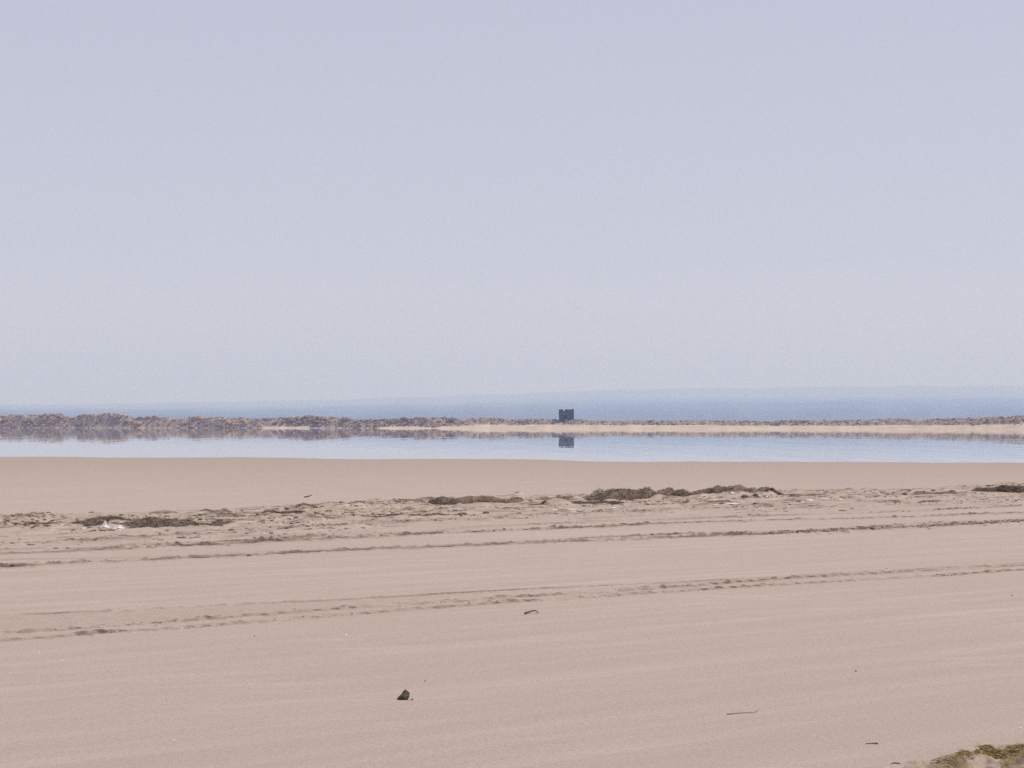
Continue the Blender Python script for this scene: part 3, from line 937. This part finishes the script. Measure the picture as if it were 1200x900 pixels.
def along(name, n, sig, smin, smax, ua=None, ub=None, len_n=0.5, thr=0.42, seed=0, tw=(.14, .24, .26, .2, .14, .02), flat=.6, dv=0):
    ln = L[name]
    ua = ln.u0 - 1 if ua is None else ua; ub = ln.u1 + 1 if ub is None else ub
    u = rng.uniform(ua, ub, n)
    keep = fbm(u * len_n, u * 0 + seed, 500 + seed, 3) > thr
    u = u[keep]
    v = ln.at(u) + dv + rng.normal(0, sig, len(u))
    x, y = world(u, v)
    zz = gh_arr(x, y)
    for k in range(len(u)):
        s = smin + (smax - smin) * rng.random() ** 2.6
        cl_items.append((x[k], y[k], zz[k] + s * 0.1, s * rng.uniform(1.2, 3.2), s * rng.uniform(.7, 1.2), s * rng.uniform(.35, .8) * flat * 1.4, HEAD + rng.normal(0, .45),
                         int(rng.choice(6, p=tw))))


along('T2', 900, 0.05, 0.004, 0.011, len_n=2.2, thr=0.5, seed=1)
along('T3', 900, 0.05, 0.004, 0.011, len_n=2.2, thr=0.5, seed=2)
along('T2', 160, 0.20, 0.004, 0.012, thr=0.3, seed=3)
along('R1', 2400, 0.07, 0.006, 0.022, thr=0.36, seed=4)
u_r = L['R1'].u1
along('R1', 1800, 0.22, 0.008, 0.026, ua=u_r - 7, ub=u_r + 3, thr=0.2, seed=5, dv=0.12)
along('R1b', 900, 0.08, 0.006, 0.020, thr=0.5, seed=6)
along('R2', 1300, 0.10, 0.006, 0.024, thr=0.42, seed=7)
along('R2b', 1100, 0.12, 0.006, 0.024, thr=0.45, seed=8)
along('R3', 1200, 0.35, 0.008, 0.028, thr=0.45, seed=9)
# over the strip
n = 15000
u = rng.uniform(L['ZT'].u0 - 2, L['ZT'].u1 + 2, n)
t = rng.beta(1.3, 2.2, n)
v = L['ZT'].at(u) * (1 - t) + L['ZB'].at(u) * t
keep = fbm(u * 0.5, v * 1.2, 611, 4) > 0.50
u, v = u[keep], v[keep]
x, y = world(u, v)
zz = gh_arr(x, y)
for k in range(len(u)):
    s = 0.007 + 0.023 * rng.random() ** 2.5
    cl_items.append((x[k], y[k], zz[k] + s * .1, s * rng.uniform(1.2, 3.6), s * rng.uniform(.8, 1.4), s * rng.uniform(.3, .7), HEAD + rng.normal(0, .5),
                     int(rng.choice(6, p=(.27, .25, .2, .14, .10, .04)))))
# which show largest in the photograph
size = np.array([it[3] * it[5] / (it[1] ** 2) for it in cl_items])
infr = np.array([abs(it[0] / it[1]) < 0.228 for it in cl_items])
order = np.argsort(-size * infr)
pick = set(order[:240].tolist())
me = scatter_mesh('mud_crumbs', [it for k, it in enumerate(cl_items) if k not in pick], m_crumb, 1, 700, CT, True)
tag(link('mud_crumbs', me), 'countless brown and pale mud crumbs thrown up along the tyre ruts and debris line', kind='stuff')
protos = []
for k in range(6):
    row = []
    for j in range(3):
        v, f = rock_verts(2, 720 + k * 3 + j, 7, 0.3)
        m_ = mesh_np('mud_clod', v, f, m_crumb, False)
        add_tone(m_, np.repeat([CT[k]], len(v), 0))
        row.append(m_)
    protos.append(row)
for j, k in enumerate(order[:240]):
    it = cl_items[k]
    o = link('mud_clod', protos[it[7]][j % 3], it[:3], (0, 0, it[6]))
    o.scale = it[3:6]
    if it[7] == 5:
        tag(o, 'small whitish clod of salty mud among the brown crumbs of the ruts', 'clod', 'pale clods along the ruts')
    else:
        tag(o, 'small brown clod of dried mud thrown up along the tyre ruts', 'clod', 'brown clods along the ruts')

# ------------------------------------------------------------------ the stone, sticks and specks on the open sand
p = gp(473.5, 820.5); mp = mpp(473.5, 820.5)
v, f = rock_verts(4, 33, 5, 0.18)
v = v.copy()
tz = (v[:, 2] + 1) / 2
taper = 1.0 - 0.62 * np.clip(tz, 0, 1) ** 1.1
v[:, 0] = v[:, 0] * taper * 11.5 * mp + 0.9 * mp * tz
v[:, 1] = v[:, 1] * taper * 9 * mp
v[:, 2] = v[:, 2] * 7.0 * mp
me = mesh_np('stone', v, f, m_mosstone, False)
tag(link('stone', me, (p[0], p[1] + 5 * mp, 4.2 * mp)), 'dark peaked stone with an olive tinge alone on the open sand', 'stone')
slab('pebble', 482.5, 820.6, 4.2, 2.4, 'small grey tan pebble touching the right side of the dark peaked stone', 'pebble', 35, m_salt, 0.018, None, 2)
bpy.data.objects['pebble'].data.materials[0] = plain_rock('tan_pebble', (0.24, 0.19, 0.15), (0.38, 0.31, 0.25), 40)


def stick(name, pts, rad, label, cat, mat=m_wood, seed=0):
    """pts: (px, py, lift in metres)"""
    P = []
    for (px, py, lz) in pts:
        q = gp(px, py)
        P.append(Vector((q[0], q[1], gh(q[0], q[1]) + lz)))
    org = P[0].copy()
    n, m = 26, 9
    V, F = [], []
    seg = len(P) - 1
    for i in range(n):
        t = i / (n - 1) * seg
        k = min(int(t), seg - 1); ft = t - k
        c = P[k].lerp(P[k + 1], ft) - org
        d = (P[k + 1] - P[k]).normalized()
        s = d.cross(Vector((0, 0, 1))).normalized(); up = s.cross(d)
        rr = rad * (1 - 0.55 * i / (n - 1)) * (1 + 0.3 * mnoise.noise(Vector((i * .7, seed, 0))))
        if i in (0, n - 1): rr *= .35
        for j in range(m):
            a = 2 * math.pi * j / m
            V.append((c + s * math.cos(a) * rr + up * math.sin(a) * rr)[:])
    for i in range(n - 1):
        for j in range(m):
            F.append((i * m + j, i * m + (j + 1) % m, (i + 1) * m + (j + 1) % m, (i + 1) * m + j))
    me = mesh_np(name, V, F, mat)
    return tag(link(name, me, org[:]), label, cat)


stick('stick', [(614.5, 720, .010), (620, 719, .016), (625, 718.0, .020), (628, 718.0, .018), (631, 719, .008)], 0.0085,
      'short dark bent stick lying alone on the sand in front of the tracks', 'stick')
stick('twig', [(356.5, 583.3, .012), (361, 582.8, .016), (364, 582.3, .03), (366, 582, .05)], 0.016,
      'thin twig with one end lifted, alone on the sand behind the debris line', 'twig')
stick('reed_stem', [(851, 838, .003), (862, 837.2, .005), (874, 836.5, .006), (884, 836.2, .007), (889, 834.2, .012)], 0.0034,
      'pale brown curved reed stem lying flat on the near sand', 'reed', plain_rock('pale_reed', (0.25, 0.19, 0.15), (0.37, 0.29, 0.24), 20))
stick('twig', [(1029, 872.6, .005), (1025, 872.6, .006), (1021, 872.3, .004), (1014, 872.2, .002)], 0.0038,
      'fine dark twig lying flat up the sand from the weedy rut', 'twig', seed=3)
for (px, py, w, h, lab) in [(1186, 698.5, 2.4, 2, 'tiny dark pebble near the right picture edge below the tracks'),
                            (1003, 787, 2.6, 1.6, 'tiny dark pebble far to the right of the peaked stone'),
                            (498, 798, 1.8, 1.4, 'tiny brown pebble up and right of the peaked stone'),
                            (298, 746, 2, 1.2, 'tiny pebble below the left part of the tracks')]:
    slab('pebble', px, py, w, h, lab, 'pebble', int(px), m_clod, 0.02, None, 2, 0.3)
GF = 'white flecks of salt on the open sand'
for k, (px, py, w) in enumerate([(405, 744.6, 5), (73, 774.5, 5), (45, 765.8, 4), (203, 868, 4), (1196, 853.5, 4)]):
    slab('salt_fleck', px, py, w, 1.2, 'small white fleck of salt lying on the smooth open sand', 'salt fleck', 560 + k, m_salt, 0.03, GF, 2, 0.5)

# ------------------------------------------------------------------ algae-covered clumps of the near rut
GA = 'tangles of dried weed in the near rut'
AL = [(1050, 897.5, 11, 3.2, 0), (1086, 894.5, 7, 3, 0), (1075, 897.5, 5, 3, 1), (1107, 899.5, 18, 4, 1), (1120, 898.5, 14, 4.5, 1), (1136, 896.5, 18, 6, 1), (1146, 894, 12, 6, 1),
      (1157, 892.5, 16, 8, 1), (1167, 891, 13, 8.5, 1), (1160, 884.5, 8, 3, 0), (1138, 884, 9, 2.8, 0), (1146, 880, 6, 2.6, 0), (1125, 889.5, 6, 2.6, 0), (1172, 882.5, 15, 4, 1),
      (1184, 881.5, 13, 4, 1), (1178, 889, 16, 8, 1), (1190, 888.5, 14, 8, 1), (1197, 886, 14, 9, 1), (1194, 880, 9, 3.4, 0), (1204, 884, 14, 9, 1), (1180, 897, 10, 3.5, 1), (1199, 875.5, 8, 3, 0), (1113, 892, 7, 1.8, 0)]
STRAW = [(0.56, 0.43, 0.18), (0.42, 0.31, 0.12), (0.26, 0.19, 0.08), (0.11, 0.07, 0.04), (0.62, 0.50, 0.27), (0.34, 0.23, 0.13)]
for k, (px, py, w, h, moss) in enumerate(AL):
    if moss:
        rise = w * 0.13
        wrack('weed_clump', 'flat yellow brown tangle of dried weed in the near rut at the bottom right corner', 'weed clump',
              [(px - w * .75, py + rise, h * .35), (px - w * .3, py + rise * .4, h * .8), (px, py, h * .95), (px + w * .35, py - rise * .4, h * .8), (px + w * .8, py - rise, h * .3)],
              900, 0.05, STRAW, (0.20, 0.13, 0.07), GA, 0.045, 60 + k, 0.45, 0.0016)
    else:
        mp = mpp(px, py)
        q = gp(px, py)
        v, f = rock_verts(3, 600 + k, 6, 0.6)
        v = v * (w * mp / 2 * 1.3, w * mp / 2 * 0.6, h * mp * 0.45)
        me = mesh_np('mud_clump', v, f, m_clod, True)
        o = link('mud_clump', me, (q[0], q[1] + w * mp * .4, gh(q[0], q[1]) + h * mp * .15), (0, 0, HEAD + 0.5 * math.sin(k * 1.3)))
        tag(o, 'bare dark mud flake beside the weedy rut at the bottom right corner', 'mud clump', 'bare mud flakes beside the near rut')

# ------------------------------------------------------------------ haze
bm = bmesh.new()
bmesh.ops.create_cube(bm, size=1)
for v in bm.verts:
    v.co = Vector((v.co.x * 27000, v.co.y * 27000, -2.5 + (v.co.z + .5) * 228))
me = bpy.data.meshes.new('haze')
bm.to_mesh(me); bm.free()
m_haze = bpy.data.materials.new('haze')
m_haze.use_nodes = True
nt = m_haze.node_tree
for n_ in list(nt.nodes):
    if n_.type != 'OUTPUT_MATERIAL': nt.nodes.remove(n_)
vol = N(nt, 'ShaderNodeVolumePrincipled')
HAZE_D = 3.4e-4
vol.inputs['Color'].default_value = (0.45, 0.62, 1.0, 1)
vol.inputs['Absorption Color'].default_value = (0.83, 0.88, 1, 1)
vol.inputs['Density'].default_value = HAZE_D
vol.inputs['Anisotropy'].default_value = 0.08
out = [n_ for n_ in nt.nodes if n_.type == 'OUTPUT_MATERIAL'][0]
nt.links.new(vol.outputs['Volume'], out.inputs['Volume'])
me.materials.append(m_haze)
tag(link('haze', me), kind='stuff')

# ------------------------------------------------------------------ light
EL, AZ = math.radians(60), math.radians(92)      # azimuth measured from +Y towards +X
sd = Vector((math.sin(AZ) * math.cos(EL), math.cos(AZ) * math.cos(EL), math.sin(EL)))
sun_d = bpy.data.lights.new('sun', 'SUN')
sun_d.energy = 3.0
sun_d.angle = math.radians(0.5)
sun_d.color = (1.0, 0.95, 0.89)
sun = bpy.data.objects.new('sun', sun_d)
COL.objects.link(sun)
sun.location = (0, 0, 200)
sun.rotation_euler = (-sd).to_track_quat('-Z', 'Y').to_euler()

wd = bpy.data.worlds.new('World')
scene.world = wd
wd.use_nodes = True
nt = wd.node_tree
bg = nt.nodes['Background']
sky = N(nt, 'ShaderNodeTexSky', sky_type='NISHITA')
sky.sun_disc = False
sky.sun_elevation = EL
sky.sun_rotation = AZ
sky.air_density = 1.0
sky.dust_density = 1.0
sky.ozone_density = 1.0
hsv = N(nt, 'ShaderNodeHueSaturation')
hsv.inputs['Saturation'].default_value = 0.6
nt.links.new(sky.outputs['Color'], hsv.inputs['Color'])
pale = mixc(nt, 0.6, hsv.outputs['Color'], (5.95, 5.82, 7.3))     # thin overall overcast veil
nt.links.new(pale, bg.inputs['Color'])
bg.inputs['Strength'].default_value = 0.10

# ------------------------------------------------------------------ view
scene.view_settings.view_transform = 'Standard'
scene.view_settings.look = 'None'
scene.view_settings.exposure = 0.0
scene.view_settings.gamma = 1.0
scene.view_settings.use_curve_mapping = False
scene.cycles.max_bounces = 6
scene.cycles.volume_bounces = 3
scene.cycles.sample_clamp_direct = 4.0
scene.cycles.sample_clamp_indirect = 2.0
scene.cycles.use_denoising = False      # the little that is left of the sampling grain stays, like a small sensor's
